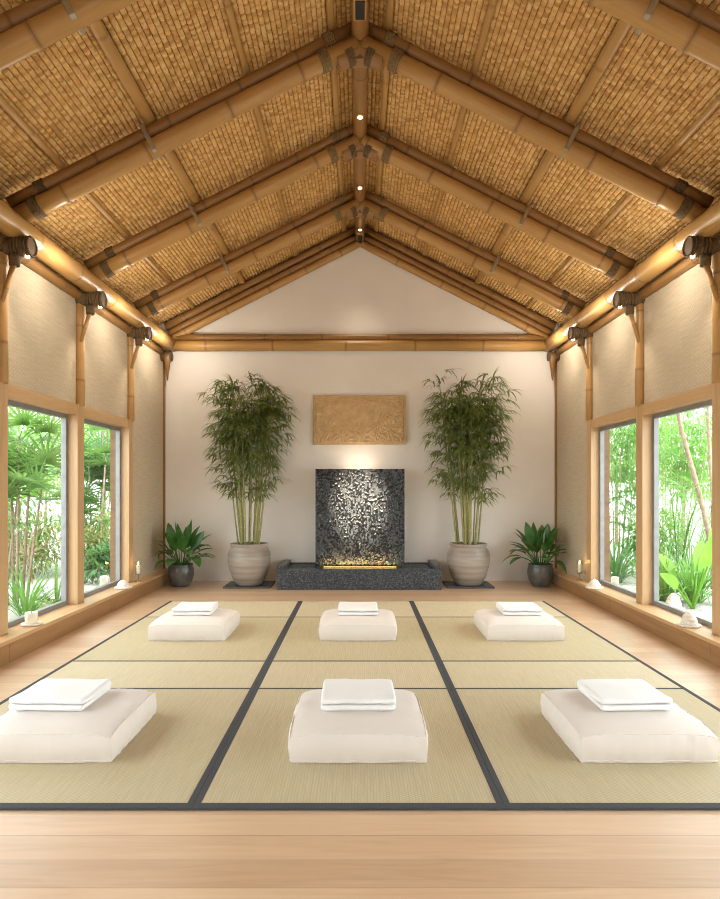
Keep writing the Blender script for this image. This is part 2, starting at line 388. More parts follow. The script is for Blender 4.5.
# woven reed ceiling: every cell of the weave is a raised reed bundle in the mesh
def reed_slope(s):
    rng = np.random.default_rng(5 + (s > 0))
    cu, cv = .044, .028; ku, kv = 6, 4
    ca = math.cos(math.atan(SL)); L = (XW+.12)/ca; y0, y1 = 2.6, YB
    nu, nv = int(L/cu), int((y1-y0)/cv)
    U, W = nu*ku+1, nv*kv+1
    u = np.arange(U)//ku + np.array([0, .09, .27, .5, .73, .91])[np.arange(U) % ku]; wv = np.arange(W)/kv
    uu, ww = np.meshgrid(u, wv, indexing='ij')
    iu = np.minimum(uu.astype(int), nu-1)
    rowoff = rng.random(nu); rowwob = rng.random((nu, 4))
    ww2 = ww + rowoff[iu] + .35*np.sin(ww*(.21+.1*rowwob[iu, 0]) + rowwob[iu, 1]*6) * 1.0
    iv = np.floor(ww2).astype(int); fv = ww2 - iv; fu = uu - iu
    fu = np.where(uu >= nu, 1.0, fu)
    r1 = rng.random((nu, nv+8)); r2 = rng.random((nu, nv+8))
    ivc = np.clip(iv, 0, nv+7)
    amp = .55 + .6*r1[iu, ivc]
    par = ((iu + ivc) % 2)*.25
    h = (np.sin(PI*np.clip(fu, 0, 1)).clip(0)**.45) * (.45 + .55*np.sin(PI*np.clip(fv, 0, 1))**.7) * (amp + par)
    h *= .023
    jx = (rng.random((U, W))-.5)*.006; jy = (rng.random((U, W))-.5)*.006
    su = uu*cu + jx; z_n = -h
    ca, sa = math.cos(math.atan(SL)), math.sin(math.atan(SL))
    X = s*(su*ca + z_n*sa*1.0); Z = RIDGE + .035 - su*sa + z_n*ca
    Y = y0 + ww*cv + jy
    co = np.stack([X, Y, Z], -1).reshape(-1, 3)
    idx = np.arange(U*W).reshape(U, W)
    q = np.stack([idx[:-1, :-1], idx[1:, :-1], idx[1:, 1:], idx[:-1, 1:]], -1).reshape(-1, 4)
    if s > 0: q = q[:, ::-1]
    me = bpy.data.meshes.new('ceiling'); nf = len(q)
    me.vertices.add(len(co)); me.vertices.foreach_set('co', co.astype(np.float32).ravel())
    me.loops.add(nf*4); me.loops.foreach_set('vertex_index', q.astype(np.int32).ravel())
    me.polygons.add(nf); me.polygons.foreach_set('loop_start', np.arange(0, nf*4, 4, dtype=np.int32))
    me.polygons.foreach_set('use_smooth', np.ones(nf, dtype=bool))
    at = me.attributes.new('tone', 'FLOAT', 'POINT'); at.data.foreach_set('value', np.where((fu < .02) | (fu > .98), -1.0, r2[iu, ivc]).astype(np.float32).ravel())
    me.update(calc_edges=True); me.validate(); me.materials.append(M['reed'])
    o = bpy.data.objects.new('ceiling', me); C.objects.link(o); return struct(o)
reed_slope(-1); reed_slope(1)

# ------------------------------------------------------------------ windows
wn = 0
SIDE = {-1: 'left', 1: 'right'}
ZH0, ZH1 = 2.165, 2.265
for s in (-1, 1):
    for k in range(5):
        wn += 1; y0, y1 = POSTS[k]+.075, POSTS[k+1]-.075
        e = bpy.data.objects.new('window_%d' % wn, None); C.objects.link(e); e.location = (s*(XW+.12), (y0+y1)/2, LEDGE); struct(e)
        e.empty_display_size = .1
        xa, xb = sorted((s*(XW+.10), s*(XW+.15)))
        z0, z1 = LEDGE, ZH0; t = .045
        mb = MB()
        # one closed metal frame ring
        o_ = [(y0, z0), (y1, z0), (y1, z1), (y0, z1)]; i_ = [(y0+t, z0+t), (y1-t, z0+t), (y1-t, z1-t), (y0+t, z1-t)]
        R = [[mb.vert((x, y, z)) for y, z in ring] for x in (xa, xb) for ring in (o_, i_)]
        for j in range(4):
            j2 = (j+1) % 4
            mb.face((R[0][j], R[1][j], R[1][j2], R[0][j2])); mb.face((R[2][j], R[2][j2], R[3][j2], R[3][j]))
            mb.face((R[0][j], R[0][j2], R[2][j2], R[2][j])); mb.face((R[1][j], R[3][j], R[3][j2], R[1][j2]))
        mb.build('metal_frame', M['steel'], e, smooth=False)
        xm = s*(XW+.125)
        MB().box(xm-.004, xm+.004, y0+t, y1-t, z0+t, z1-t).build('glass_pane', M['glass'], e, smooth=False)
        xa, xb = sorted((s*(XW+.005), s*(XW+.24)))
        MB().box(xa, xb, POSTS[k]+.05, POSTS[k+1]-.05, ZH0, ZH1).build('timber_header', M['wood_y'], e, smooth=False, bevel=.005)
        portal((s*(XW+.32), (y0+y1)/2, (z0+z1)/2), (0, (y0+y1)/2, (z0+z1)/2), y1-y0, z1-z0)

ORD = ['', 'nearest', 'second from the camera', 'third from the camera', 'fourth from the camera', 'farthest']
# ledges
for s in (-1, 1):
    r = thing('window_ledge', 'long low oak ledge under the windows along the %s wall' % SIDE[s], 'ledge', (s*2.9, 4.5, 0), 'window ledges')
    xa, xb = sorted((s*2.80, s*3.10))
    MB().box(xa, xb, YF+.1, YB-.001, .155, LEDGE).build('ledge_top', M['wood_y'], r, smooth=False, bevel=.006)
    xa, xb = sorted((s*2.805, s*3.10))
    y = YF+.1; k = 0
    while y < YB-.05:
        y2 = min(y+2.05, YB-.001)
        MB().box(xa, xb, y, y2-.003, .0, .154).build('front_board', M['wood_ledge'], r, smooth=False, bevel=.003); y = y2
# posts: squared jamb below, bamboo pole above, with bracket block, strut, lamp
PN = ['', '', 'nearest visible', 'second', 'third']
rnd = random.Random(3)
PLACE = {3: 'at the picture edge', 4: 'between the two windows', 5: 'nearest the back wall'}
for s in (-1, 1):
    for k, y in enumerate(POSTS):
        if k < 2: continue
        if k == 2: lab = 'oak window post beside the camera on the %s wall' % SIDE[s]
        else: lab = 'oak and bamboo post %s on the %s wall' % (PLACE[k], SIDE[s])
        r = thing('window_post', lab, 'post', (s*XW, y, LEDGE), 'window posts')
        xa, xb = sorted((s*(XW-.005), s*(XW+.16)))
        MB().box(xa, xb, y-.075, y+.075, LEDGE, ZH1+.01).build('timber_jamb', M['wood_z'], r, smooth=False, bevel=.006)
        MB().bamboo((s*(XW+.005), y, ZH1), (s*(XW+.005), y, 3.40), .048, .044, .62, 16, rnd).build('bamboo_pole', M['bamboo_pale'], r)
        # bracket
        if k == 2: continue
        b = thing('post_bracket', 'rope-bound dark wooden bracket with small lamp on the %s-wall post %s' % (SIDE[s], PLACE[k]), 'bracket', (s*2.86, y, 3.37), 'post brackets')
        mb = MB(); mb.tube([(s*2.70, y, 3.385), (s*2.86, y, 3.385)], [.070, .074], 18); mb.build('bracket_block', M['dark_wood'], b)
        MB().tube([(s*2.86, y, 3.385), (s*2.99, y, 3.385)], [.07, .07], 16).build('bracket_neck', M['rope'], b)
        mb = MB()
        for q in range(6):
            xx = s*(2.70+.028*q)
            ring = [(xx, y+.078*math.cos(2*PI*j/16), 3.385+.078*math.sin(2*PI*j/16)) for j in range(17)]
            mb.tube(ring, .009, 6, False)
        mb.build('rope_binding', M['rope'], b)
        MB().tube([(s*2.83, y-.02, 3.22), (s*2.83, y-.02, 3.31)], [.042, .048], 12).build('strut_socket', M['rope'], b)
        MB().bamboo((s*2.925, y-.03, 2.93), (s*2.83, y-.02, 3.25), .018, .024, .3, 10, rnd).build('strut', M['bamboo'], b)
        MB().lathe([(.015, 0), (.018, .006), (.018, .018)], 16, (s*2.735, y, 3.293)).build('lamp_lens', M['bulb'], b)
        light('bracket_lamp', 'SPOT', (s*2.735, y, 3.255), 14, WARM, (s*2.80, y+.05, 0), b, spot_size=1.5, spot_blend=.8, shadow_soft_size=.03)
    # corner bracket with hanging peg
    b = thing('corner_bracket', 'dark corner bracket with hanging pointed peg at the back wall, %s side' % SIDE[s], 'bracket', (s*2.86, 9.36, 3.38), 'corner brackets')
    MB().tube([(s*2.80, 9.40, 3.36), (s*2.96, 9.40, 3.36)], [.07, .07], 16).build('bracket_block', M['rope'], b)
    MB().lathe([(.008, -.36), (.045, -.08), (.06, -.02), (.06, .02)], 12, (s*2.86, 9.38, 3.36)).build('peg', M['bamboo_dark'], b)
# woven wall panels
bays = [(k, POSTS[k], POSTS[k+1]) for k in range(2, 5)]
for s in (-1, 1):
    for k, y0, y1 in bays + [(0, YF, POSTS[2])]:
        lab = {0: 'out-of-the-way panel', 2: 'woven grass-cloth panel nearest the camera', 3: 'woven grass-cloth panel above the larger window', 4: 'woven grass-cloth panel above the farther window'}[k]
        xa, xb = sorted((s*(XW+.03), s*(XW+.085)))
        if k == 0:
            struct(MB().box(xa, xb, y0, y1, ZH1, 3.72).build('wall_lining', M['wallweave'], smooth=False)); continue
        r = thing('woven_wall_panel', '%s on the %s wall' % (lab, SIDE[s]), 'wall panel', (s*XW, (y0+y1)/2, ZH1), 'woven wall panels')
        MB().box(xa, xb, y0+.01, y1-.01, ZH1+.001, 3.72).build('woven_cloth', M['wallweave'], r, smooth=False)
        xa, xb = sorted((s*(XW+.012), s*(XW+.085)))
        MB().box(xa, xb, y0+.03, y1-.03, ZH1-.005, ZH1+.012).build('bottom_batten', M['wood_y'], r, smooth=False)
    r = thing('woven_wall_panel', 'full-height woven grass-cloth panel beside the back corner on the %s wall' % SIDE[s], 'wall panel', (s*XW, 8.8, LEDGE), 'woven wall panels')
    xa, xb = sorted((s*(XW+.02), s*(XW+.085)))
    MB().box(xa, xb, POSTS[-1]+.02, YB-.002, LEDGE, 3.72).build('woven_cloth', M['wallweave'], r, smooth=False)
    xa, xb = sorted((s*(XW-.012), s*(XW+.085)))
    MB().box(xa, xb, YB-.022, YB-.003, LEDGE, 3.45).build('corner_batten', M['bamboo_dark'], r, smooth=False)

# ------------------------------------------------------------------ roof timbers
RAF = [3.80, 5.28, 6.75, 8.23]
rnd = random.Random(11)
def rope_ring(mb, c, ax, r, n=5, w_=.10, rr=.011):
    ax = V(ax).normalized(); u = ax.orthogonal().normalized(); v_ = ax.cross(u); c = V(c)
    for q in range(n):
        o = c + ax*(q/(n-1)-.5)*w_
        mb.tube([o + r*(math.cos(2*PI*j/18)*u + math.sin(2*PI*j/18)*v_) for j in range(19)], rr, 6, False)
RN = {0: 'nearest the camera', 1: 'second nearest the camera', 2: 'third from the camera', 3: 'last before the gable wall'}
for s in (-1, 1):
    for k, y in enumerate(RAF):
        r = thing('bamboo_rafter', 'double bamboo rafter on the %s slope, %s' % (SIDE[s], RN[k]), 'rafter', (s*1.4, y, 4.4), 'double bamboo rafters')
        f = lambda x, top: V((s*x, y + (-.01 if top else .02), top - SL*x))
        MB().bamboo(f(2.92, 5.265), f(.03, 5.265), .056, .052, .62, 14, rnd).build('upper_pole', M['bamboo_dark'], r)
        MB().bamboo(f(2.88, 5.12), f(.03, 5.12), .078, .072, .74, 18, rnd).build('lower_pole', M['bamboo'], r)
        d = f(1, 0) - f(0, 0)
        for xx, m_ in ((.30, 'lash'), (2.70, 'rope')):
            mb = MB(); rope_ring(mb, f(xx, 5.12), d, .079, 5, .065); mb.build('lashing', M[m_], r)
            mb = MB(); rope_ring(mb, f(xx-.04, 5.265), d, .057, 5, .07); mb.build('lashing', M[m_], r)
        dn = d.normalized(); up = V((0, 1, 0)).cross(dn).normalized()
        MB().obox(f(1.75, 5.185), dn*.02, V((0, .080, 0)), up*.12).build('metal_strap', M['clamp'], r, bevel=.006)
    # gable rafters along the back wall
    r = thing('gable_rafter', 'thin double bamboo rafter lying along the gable wall, %s side' % SIDE[s], 'rafter', (s*1.4, 9.42, 4.3), 'gable rafters')
    f = lambda x, top: V((s*x, 9.42, top - SL*x))
    MB().bamboo(f(2.9, 5.29), f(.02, 5.29), .056, .052, .7, 12, rnd).build('top_pole', M['bamboo_dark'], r)
    MB().bamboo(f(2.85, 5.17), f(.02, 5.17), .048, .046, .6, 12, rnd).build('upper_pole', M['bamboo_dark'], r)
    MB().bamboo(f(2.82, 5.06), f(.02, 5.06), .054, .052, .66, 14, rnd).build('lower_pole', M['bamboo'], r)
    # battens under the reeds
    for xx, hw, wd in ((.24, .035, 'beside the ridge'), (.95, .03, 'upper'), (1.75, .05, 'middle'), (2.49, .03, 'lowest')):
        r = thing('ceiling_batten', '%s split bamboo batten running along the %s ceiling slope' % (wd, SIDE[s]) if wd != 'beside the ridge' else 'split bamboo batten beside the ridge on the %s ceiling slope' % SIDE[s], 'batten', (s*xx, 6, RIDGE-SL*xx), 'ceiling battens')
        z = RIDGE - .012 - SL*xx
        mb = MB(); d = V((s, 0, -SL)).normalized(); nrm = V((0, 1, 0)).cross(d); nrm = nrm if nrm.z < 0 else -nrm
        y = 2.62; Q = 8
        segs = []
        while y < YB-.02:
            y2 = min(y + .7+.5*rnd.random(), YB-.005); segs.append((y, y2)); y = y2
        prev = None; pts = []
        for ya, yb in segs: pts += [(ya+.004, 1.0), (ya+.03, .93), (yb-.03, .93), (yb-.004, 1.0)]
        for yy, q in pts:
            ring = [mb.vert(V((s*xx, yy, z)) + d*hw*q*math.cos(PI*j/Q) + nrm*hw*.75*q*math.sin(PI*j/Q), .5 if q == 1.0 else 0) for j in range(Q+1)]
            if prev:
                for j in range(Q): mb.face((prev[j], prev[j+1], ring[j+1], ring[j]), ((j/Q, py), ((j+1)/Q, py), ((j+1)/Q, yy), (j/Q, yy)))
            prev = ring; py = yy
        mb.build('batten_strip', M['bamboo'], r)
    # eave beam and wall plate
    r = thing('eave_beam', 'thick bamboo eave beam running above the %s windows' % SIDE[s], 'beam', (s*2.83, 6, 3.54), 'eave beams')
    MB().bamboo((s*2.83, 2.7, 3.54), (s*2.83, YB-.003, 3.54), .104, .10, .85, 22, rnd, bulge=.03).build('beam_pole', M['bamboo'], r)
    r2 = thing('wall_plate', 'slimmer bamboo pole under the eave beam along the %s wall' % SIDE[s], 'pole', (s*2.95, 6, 3.42), 'wall plates')
    MB().bamboo((s*2.95, 2.7, 3.415), (s*2.95, YB-.003, 3.415), .05, .05, .8, 14, rnd).build('plate_pole', M['bamboo_dark'], r2)
    for q, y in enumerate((5.44, 6.97, 8.50)):
        l = thing('beam_spotlight', 'small glowing spotlight in the %s eave beam, %s' % (SIDE[s], ('nearest the camera', 'middle of three', 'nearest the back wall')[q]), 'spotlight', (s*2.755, y, 3.475), 'eave beam spotlights')
        d = V((-s*.72, -.25, -.6)).normalized()
        c0 = V((s*2.765, y, 3.482))
        MB().tube([c0, c0+d*.016], [.028, .025], 16).build('trim_ring', M['brass'], l)
        MB().tube([c0+d*.012, c0+d*.02], [.018, .015], 14).build('lamp_lens', M['bulb'], l)
        light('spotlight_lamp', 'POINT', c0 + V((-s*.24, .24, -.14)), (10, 10, 12)[q], (1, .93, .80), None, l, shadow_soft_size=.09)  # unseen point light set off the fixture, fills ceiling and gable
# ridge
rp = thing('ridge_pole', 'bamboo ridge pole along the ceiling peak', 'pole', (0, 6, 5.17))
MB().bamboo((0, 2.7, 5.17), (0, YB-.003, 5.17), .072, .07, .9, 18, rnd).build('pole', M['bamboo_dark'], rp)
for k, y in enumerate(RAF):
    j = thing('ridge_joint', 'dark lashed joint where rafters meet the ridge, %s' % RN[k], 'joint', (0, y, 5.1), 'ridge joints')
    pts = [V((math.sin(a_)*.20, y+.02, 5.075 - .20*SL*abs(math.sin(a_))*.95 + .02*math.cos(a_)**8)) for a_ in np.linspace(-PI/2, PI/2, 13)]
    MB().tube(pts, .084, 16).build('elbow', M['bamboo_dark'], j)
    mb = MB()
    for sx in (-1, 1):
        rope_ring(mb, (sx*.10, y+.02, 5.09-.10*SL), (1, 0, -sx*SL), .085, 4, .05)
    mb.build('rope_binding', M['rope'], j)
    mb = MB(); q = [(-.10, 5.0), (.10, 5.0), (0, 5.06)]
    a = [mb.vert((x, y-.02, z-.02)) for x, z in q]; b2 = [mb.vert((x, y+.10, z-.02)) for x, z in q]
    mb.face(a); mb.face(b2[::-1])
    for i in range(3): mb.face((a[i], b2[i], b2[(i+1) % 3], a[(i+1) % 3]))
    mb.build('wedge', M['bamboo_dark'], j, smooth=False)
for q, y in enumerate((6.28, 7.76, 9.02)):
    l = thing('ridge_spotlight', 'small glowing spotlight in the ridge pole, %s' % ('nearest the camera', 'middle of three', 'nearest the gable')[q], 'spotlight', (0, y, 5.1), 'ridge spotlights')
    MB().lathe([(.040, .0), (.042, .03)], 16, (0, y, 5.088)).build('trim_ring', M['brass'], l)
    MB().lathe([(.022, 0), (.026, .02)], 14, (0, y, 5.082)).build('lamp_lens', M['bulb'], l)
    light('spotlight_lamp', 'SPOT', (0, y, 5.06), (100, 95, 50)[q], WARM, (0, y-.4, 0), l, spot_size=1.2, spot_blend=.8, shadow_soft_size=.03)
for q, y in enumerate((4.86, 9.28)):
    l = thing('ridge_slot', 'small dark slot box under the ridge pole %s' % ('near the camera' if q == 0 else 'at the gable'), 'box', (0, y, 5.1), 'ridge slot boxes')
    MB().box(-.05, .05, y-.12, y+.10, 5.075, 5.16).build('slot_frame', M['bamboo'], l, smooth=False)
    MB().box(-.036, .036, y-.10, y+.085, 5.068, 5.09).build('slot_recess', M['black'], l, smooth=False)
# tie beam
r = thing('tie_beam', 'long bamboo tie beam across the back wall under the gable', 'beam', (0, 9.38, 3.5))
MB().bamboo((-2.76, 9.38, 3.515), (2.76, 9.38, 3.515), .078, .078, 1.1, 18, rnd, bulge=.03).build('lower_pole', M['bamboo'], r)
MB().bamboo((-2.8, 9.42, 3.645), (2.8, 9.42, 3.645), .052, .052, .9, 14, rnd).build('upper_pole', M['bamboo_dark'], r)

# ------------------------------------------------------------------ fountain
r = thing('stone_fountain', 'dark granite water-wall fountain with low basin at the back wall', 'fountain', (0, 9.1, 0))
bx0, bx1, by0, by1, bz = -1.14, 1.12, 8.67, 9.495, .282
mb = MB()
o_ = [(bx0, by0), (bx1, by0), (bx1, by1), (bx0, by1)]; i_ = [(bx0+.10, by0+.07), (bx1-.10, by0+.07), (bx1-.10, by1-.05), (bx0+.10, by1-.05)]
R = [[mb.vert((x, y, z)) for x, y in ring] for ring, z in ((o_, 0), (o_, bz), (i_, bz), (i_, bz-.06))]
mb.face(R[0][::-1])
for k in range(3):
    for j in range(4): mb.face((R[k][j], R[k][(j+1) % 4], R[k+1][(j+1) % 4], R[k+1][j]))
mb.face(R[3]); mb.build('basin', M['granite'], r, smooth=False, bevel=.006)
MB().box(bx0+.10, bx1-.10, by0+.07, by1-.05, bz-.07, bz-.012).build('water_surface', M['water'], r, smooth=False)
for sx, xx in ((-1, bx0+.055), (1, bx1-.055)):
    MB().box(xx-.05, xx+.05, by0+.05, by1-.02, bz, bz+.045).build('side_rim', M['granite'], r, smooth=False, bevel=.005)
# slab: rippled front as a real displaced sheet
sx0, sx1, sy, sz0, sz1 = -.645, .645, 9.14, bz-.06, 1.675
mb = MB(); nx, nz = 210, 230; G = []
for i in range(nx+1):
    col = []
    for k in range(nz+1):
        x = sx0+(sx1-sx0)*i/nx; z = sz0+(sz1-sz0)*k/nz
        d = noise.noise(V((x*13, z*7, 2.3)))*.006 + noise.noise(V((x*38, z*30, 7.1)))*.012
        edge = min(1, min(i, nx-i)/3, min(k, nz-k)/3)
        col.append(mb.vert((x, sy - d*edge, z)))
    G.append(col)
for i in range(nx):
    for k in range(nz): mb.face((G[i][k], G[i+1][k], G[i+1][k+1], G[i][k+1]))
mb.build('water_sheet', M['waterwall'], r)
MB().box(sx0, sx1, sy+.001, sy+.09, sz0, sz1).build('slab', M['granite'], r, smooth=False)
MB().box(-.56, .56, sy+.095, sy+.11, sz1-.05, sz1-.03).build('top_light_strip', M['led'], r, smooth=False)
light('fountain_top_lamp', 'AREA', (0, sy+.14, sz1-.05), 1.5, (1, .88, .7), (0, sy+.20, sz1+1), r, shape='RECTANGLE', size=.35, size_y=.05)
MB().box(-.52, .52, sy-.094, sy-.086, bz-.012, bz-.007).build('basin_light_strip', M['led'], r, smooth=False)
light('fountain_basin_lamp', 'AREA', (0, sy-.09, bz+.01), 5.5, (1, .62, .24), (0, sy+.05, bz+1), r, shape='RECTANGLE', size=1.0, size_y=.03)
light('fountain_spot', 'SPOT', (0, 4.86, 5.0), 13000, (1, .80, .58), (0, 9.1, 1.2), r, spot_size=.175, spot_blend=1.0, shadow_soft_size=.02)

# carved relief
r = thing('carved_relief_panel', 'tan carved relief panel hung on the back wall above the fountain', 'wall art', (-.01, 9.47, 2.43))
ax0, ax1, az0, az1 = -.70, .69, 2.05, 2.79
MB().box(ax0, ax1, 9.455, 9.499, az0, az1).build('backing', M['sandstone'], r, smooth=False, bevel=.006)
mb = MB(); nx, nz = 200, 110; G = []
for i in range(nx+1):
    col = []
    for k in range(nz+1):
        x = ax0+.03+(ax1-ax0-.06)*i/nx; z = az0+.03+(az1-az0-.06)*k/nz
        ax_ = abs(x+.005); wx = noise.noise(V((ax_*7, z*7, 1))); wz = noise.noise(V((ax_*7, z*7, 9)))
        d = .5*math.sin(ax_*75+wx*9)*math.sin(z*70+wz*9) + .35*noise.noise(V((ax_*30, z*30, 4)))
        edge = min(1, min(i, nx-i)/2, min(k, nz-k)/2)
        col.append(mb.vert((x, 9.456 - edge*(.008+.026*max(-.3, d)), z)))
    G.append(col)
for i in range(nx):
    for k in range(nz): mb.face((G[i][k], G[i+1][k], G[i+1][k+1], G[i][k+1]))
mb.build('carved_face', M['sandstone'], r)

# ------------------------------------------------------------------ bamboo in pots
def soft_limit(mb, axis, start, lim):
    """leaves that would reach a wall bend back from it"""
    w_ = abs(lim-start); sg = 1 if lim > start else -1
    for k, p in enumerate(mb.v):
        d = (p[axis]-start)*sg
        if d > 0:
            q = list(p); q[axis] = start + sg*w_*(1-math.exp(-d/w_)); mb.v[k] = tuple(q)
def bamboo_leaves(mb, p, d, rnd, n, L=.15, W=.025):
    """a drooping spray of narrow leaves at a twig end"""
    d = V(d).normalized(); side = d.cross(V((0, 0, 1))); side = side.normalized() if side.length > .01 else V((1, 0, 0))
    for q in range(n):
        a_ = (q/(max(1, n-1))-.5)*2.3 + rnd.uniform(-.25, .25)
        dd = d*math.cos(a_) + side*math.sin(a_) + V((0, 0, rnd.uniform(-.35, .25)))
        mb.blade(p - d*rnd.uniform(0, .06), dd, (0, 0, 1), L*rnd.uniform(.7, 1.25), W*rnd.uniform(.8, 1.2), rnd.uniform(.9, 2.0), 3, .2)
def cane_plant(root, base, rnd, n, H, r_base, r_top, zleaf, cane_r=.011, leafm='leaf_bamboo', tw=34, per=7, L=.15, zb=0.0, wall=None):
    for i in range(n):
        a_ = 2*PI*i/n*1.0 + rnd.uniform(-.3, .3); q = math.sqrt((i % 4 + .6)/4.2)
        p0 = V(base) + V((math.cos(a_)*r_base*q, math.sin(a_)*r_base*q, zb))
        h = H*rnd.uniform(.80, 1.0)
        p1 = V(base) + V((math.cos(a_)*r_top*q, math.sin(a_)*r_top*q*.75, h))
        cr = cane_r*rnd.uniform(.65, 1.35)
        mb = MB(); mb.bamboo(p0, p1, cr, cr*.35, .19, 8, rnd, rnd.uniform(-.02, .02), bulge=.14)
        cn = mb.build('cane', M['cane'], root)
        fb = MB(); ax = (p1-p0)
        for t in range(tw):
            u = rnd.random()**.65; z = zleaf + (h - zleaf)*u + rnd.uniform(0, .04)
            pt = p0 + ax*min(1, (z - zb)/(h-zb))
            az = rnd.uniform(0, 2*PI); out = V((math.cos(az), math.sin(az), rnd.uniform(.25, .9)))
            out = (out + V((math.cos(a_), math.sin(a_), 0))*.5).normalized()
            tl = rnd.uniform(.12, .39)*(1 - .4*(u > .85))
            pe = pt + out*tl
            fb.tube([pt, (pt+pe)/2 + V((0, 0, .012)), pe], [.0028, .002, .0012], 4, False)
            bamboo_leaves(fb, pe, (out.x, out.y, .1), rnd, rnd.randint(per-2, per+1), L)
            if tl > .2: bamboo_leaves(fb, (pt+pe)/2, (out.x, out.y, .25), rnd, 3, L*.9)
        bamboo_leaves(fb, p1, (math.cos(a_)*.4, math.sin(a_)*.4, 1), rnd, 7, L)
        if wall: soft_limit(fb, 1, 9.22, wall)
        f_ = fb.build('foliage', M[leafm], cn, world=False)
        rl = root.location
        f_.data.transform(Matrix.Translation(-rl))
def pot_prof(): return [(.005, 0), (.175, 0), (.195, .02), (.245, .12), (.29, .26), (.305, .36), (.30, .44), (.275, .50), (.25, .535), (.252, .55), (.268, .565), (.268, .585), (.25, .59), (.232, .57), (.225, .52), (.20, .49)]
for s, px, seed in ((-1, -1.58, 21), (1, 1.545, 43)):
    y = 9.0
    tr = thing('slate_tray', 'flat dark slate slab under the %s bamboo pot' % SIDE[s], 'tray', (px, y, 0), 'slate trays')
    MB().box(px-.33, px+.33 , y-.22, y+.34, 0, .025).build('slab', M['slate'], tr, smooth=False, bevel=.004)
    if s > 0: tr.children[0].location.x -= .0
    t = thing('potted_bamboo', 'tall bamboo in a pale stoneware pot %s of the fountain' % SIDE[s], 'potted plant', (px, y, .026), 'potted bamboos')
    MB().lathe(pot_prof(), 40, (px, y, .026)).build('pot', M['stoneware'], t)
    MB().lathe([(.005, .50), (.22, .50), (.20, .515), (.10, .53), (.005, .535)], 28, (px, y, .026)).build('soil', M['soil'], t)
    cane_plant(t, (px, y, 0), random.Random(seed), 15, 2.98, .17, .45, 1.08, cane_r=.016, zb=.53, wall=9.48, tw=26, per=7, L=.21)
    # thing placed at the floor side: keep leaves clear of the wall
# peace lilies
def lily(t, loc, rnd):
    x, y, z = loc
    MB().lathe([(.005, 0), (.11, 0), (.125, .015), (.165, .09), (.185, .18), (.182, .25), (.168, .295), (.176, .31), (.168, .318), (.155, .30), (.15, .25)], 32, (x, y, z)).build('pot', M['darkpot'], t)
    MB().lathe([(.005, .265), (.152, .265), (.1, .28), (.005, .285)], 24, (x, y, z)).build('soil', M['soil'], t)
    n = 34
    wf = lambda q: max(0, math.sin(PI*q**.8))**.8
    for i in range(n):
        a_ = i*2.399 + rnd.uniform(-.3, .3); k = i/n; lean = .12 + 1.15*k + rnd.uniform(-.1, .1)
        d = V((math.cos(a_)*math.sin(lean), math.sin(a_)*math.sin(lean), math.cos(lean)))
        if d.y > .25: d.y = .25
        L = rnd.uniform(.20, .32)*(1 - .15*k)
        p0 = V((x + math.cos(a_)*.05, y + math.sin(a_)*.05, z + .27)); p1 = p0 + d*L*.6 + V((0, 0, .05)); p2 = p1 + (d + V((0, 0, -.1))).normalized()*L*.4
        mb = MB(); mb.tube([p0, p1, p2], [.006, .005, .004], 6, False)
        dd = (p2-p1).normalized()
        mb.blade(p2 - dd*.01, dd + V((0, 0, -.05)), (0, 0, 1) if k > .25 else (math.cos(a_+1.2), math.sin(a_+1.2), .2), rnd.uniform(.27, .38), rnd.uniform(.12, .16), rnd.uniform(.7, 1.7)*(.3+k), 7, .22, wf=wf)
        soft_limit(mb, 1, 9.25, 9.49)
        soft_limit(mb, 0, math.copysign(2.72, x), math.copysign(2.92, x))
        mb.build('leaf', M['leaf_lily'], t)
for s, x, seed in ((-1, -2.56, 4), (1, 2.58, 9)):
    t = thing('potted_lily', 'broad-leaved green houseplant in a dark glazed pot in the back %s corner' % SIDE[s], 'potted plant', (x, 9.02, 0), 'leafy plants in dark pots')
    lily(t, (x, 9.02, 0), random.Random(seed))

# ------------------------------------------------------------------ tatami
XL = [(-2.33, -.73), (-.73, .63), (.63, 2.26)]
YR = [(2.737, 4.368), (4.368, 5.062), (5.062, 6.79), (6.79, 7.75)]
CN = ['left column', 'middle column', 'right column']; RW = ['front row', 'second row', 'third row', 'back row']
TH = .012
for ci, (x0, x1) in enumerate(XL):
    for ri, (y0, y1) in enumerate(YR):
        t = thing('tatami_mat', 'straw tatami mat with dark cloth edging, %s, %s' % (RW[ri], CN[ci]), 'mat', ((x0+x1)/2, (y0+y1)/2, 0), 'tatami mats')
        e = .030; fe = .042 if ri == 0 else .014; be = .014
        MB().box(x0+e, x1-e, y0+fe, y1-be, .001, TH).build('straw_surface', M['tatami_b' if ri in (1, 3) else 'tatami'], t, smooth=False)
        for xa, xb in ((x0+.0006, x0+e), (x1-e, x1-.0006)):
            MB().box(xa, xb, y0, y1, .001, TH+.002).build('cloth_edge', M['edge'], t, smooth=False, bevel=.001)
        MB().box(x0+e, x1-e, y0+.0005, y0+fe, .001, TH+.0015 if ri == 0 else TH+.0005).build('end_binding', M['edge'], t, smooth=False)
        MB().box(x0+e, x1-e, y1-be, y1-.0005, .001, TH+.0005).build('end_binding', M['edge'], t, smooth=False)

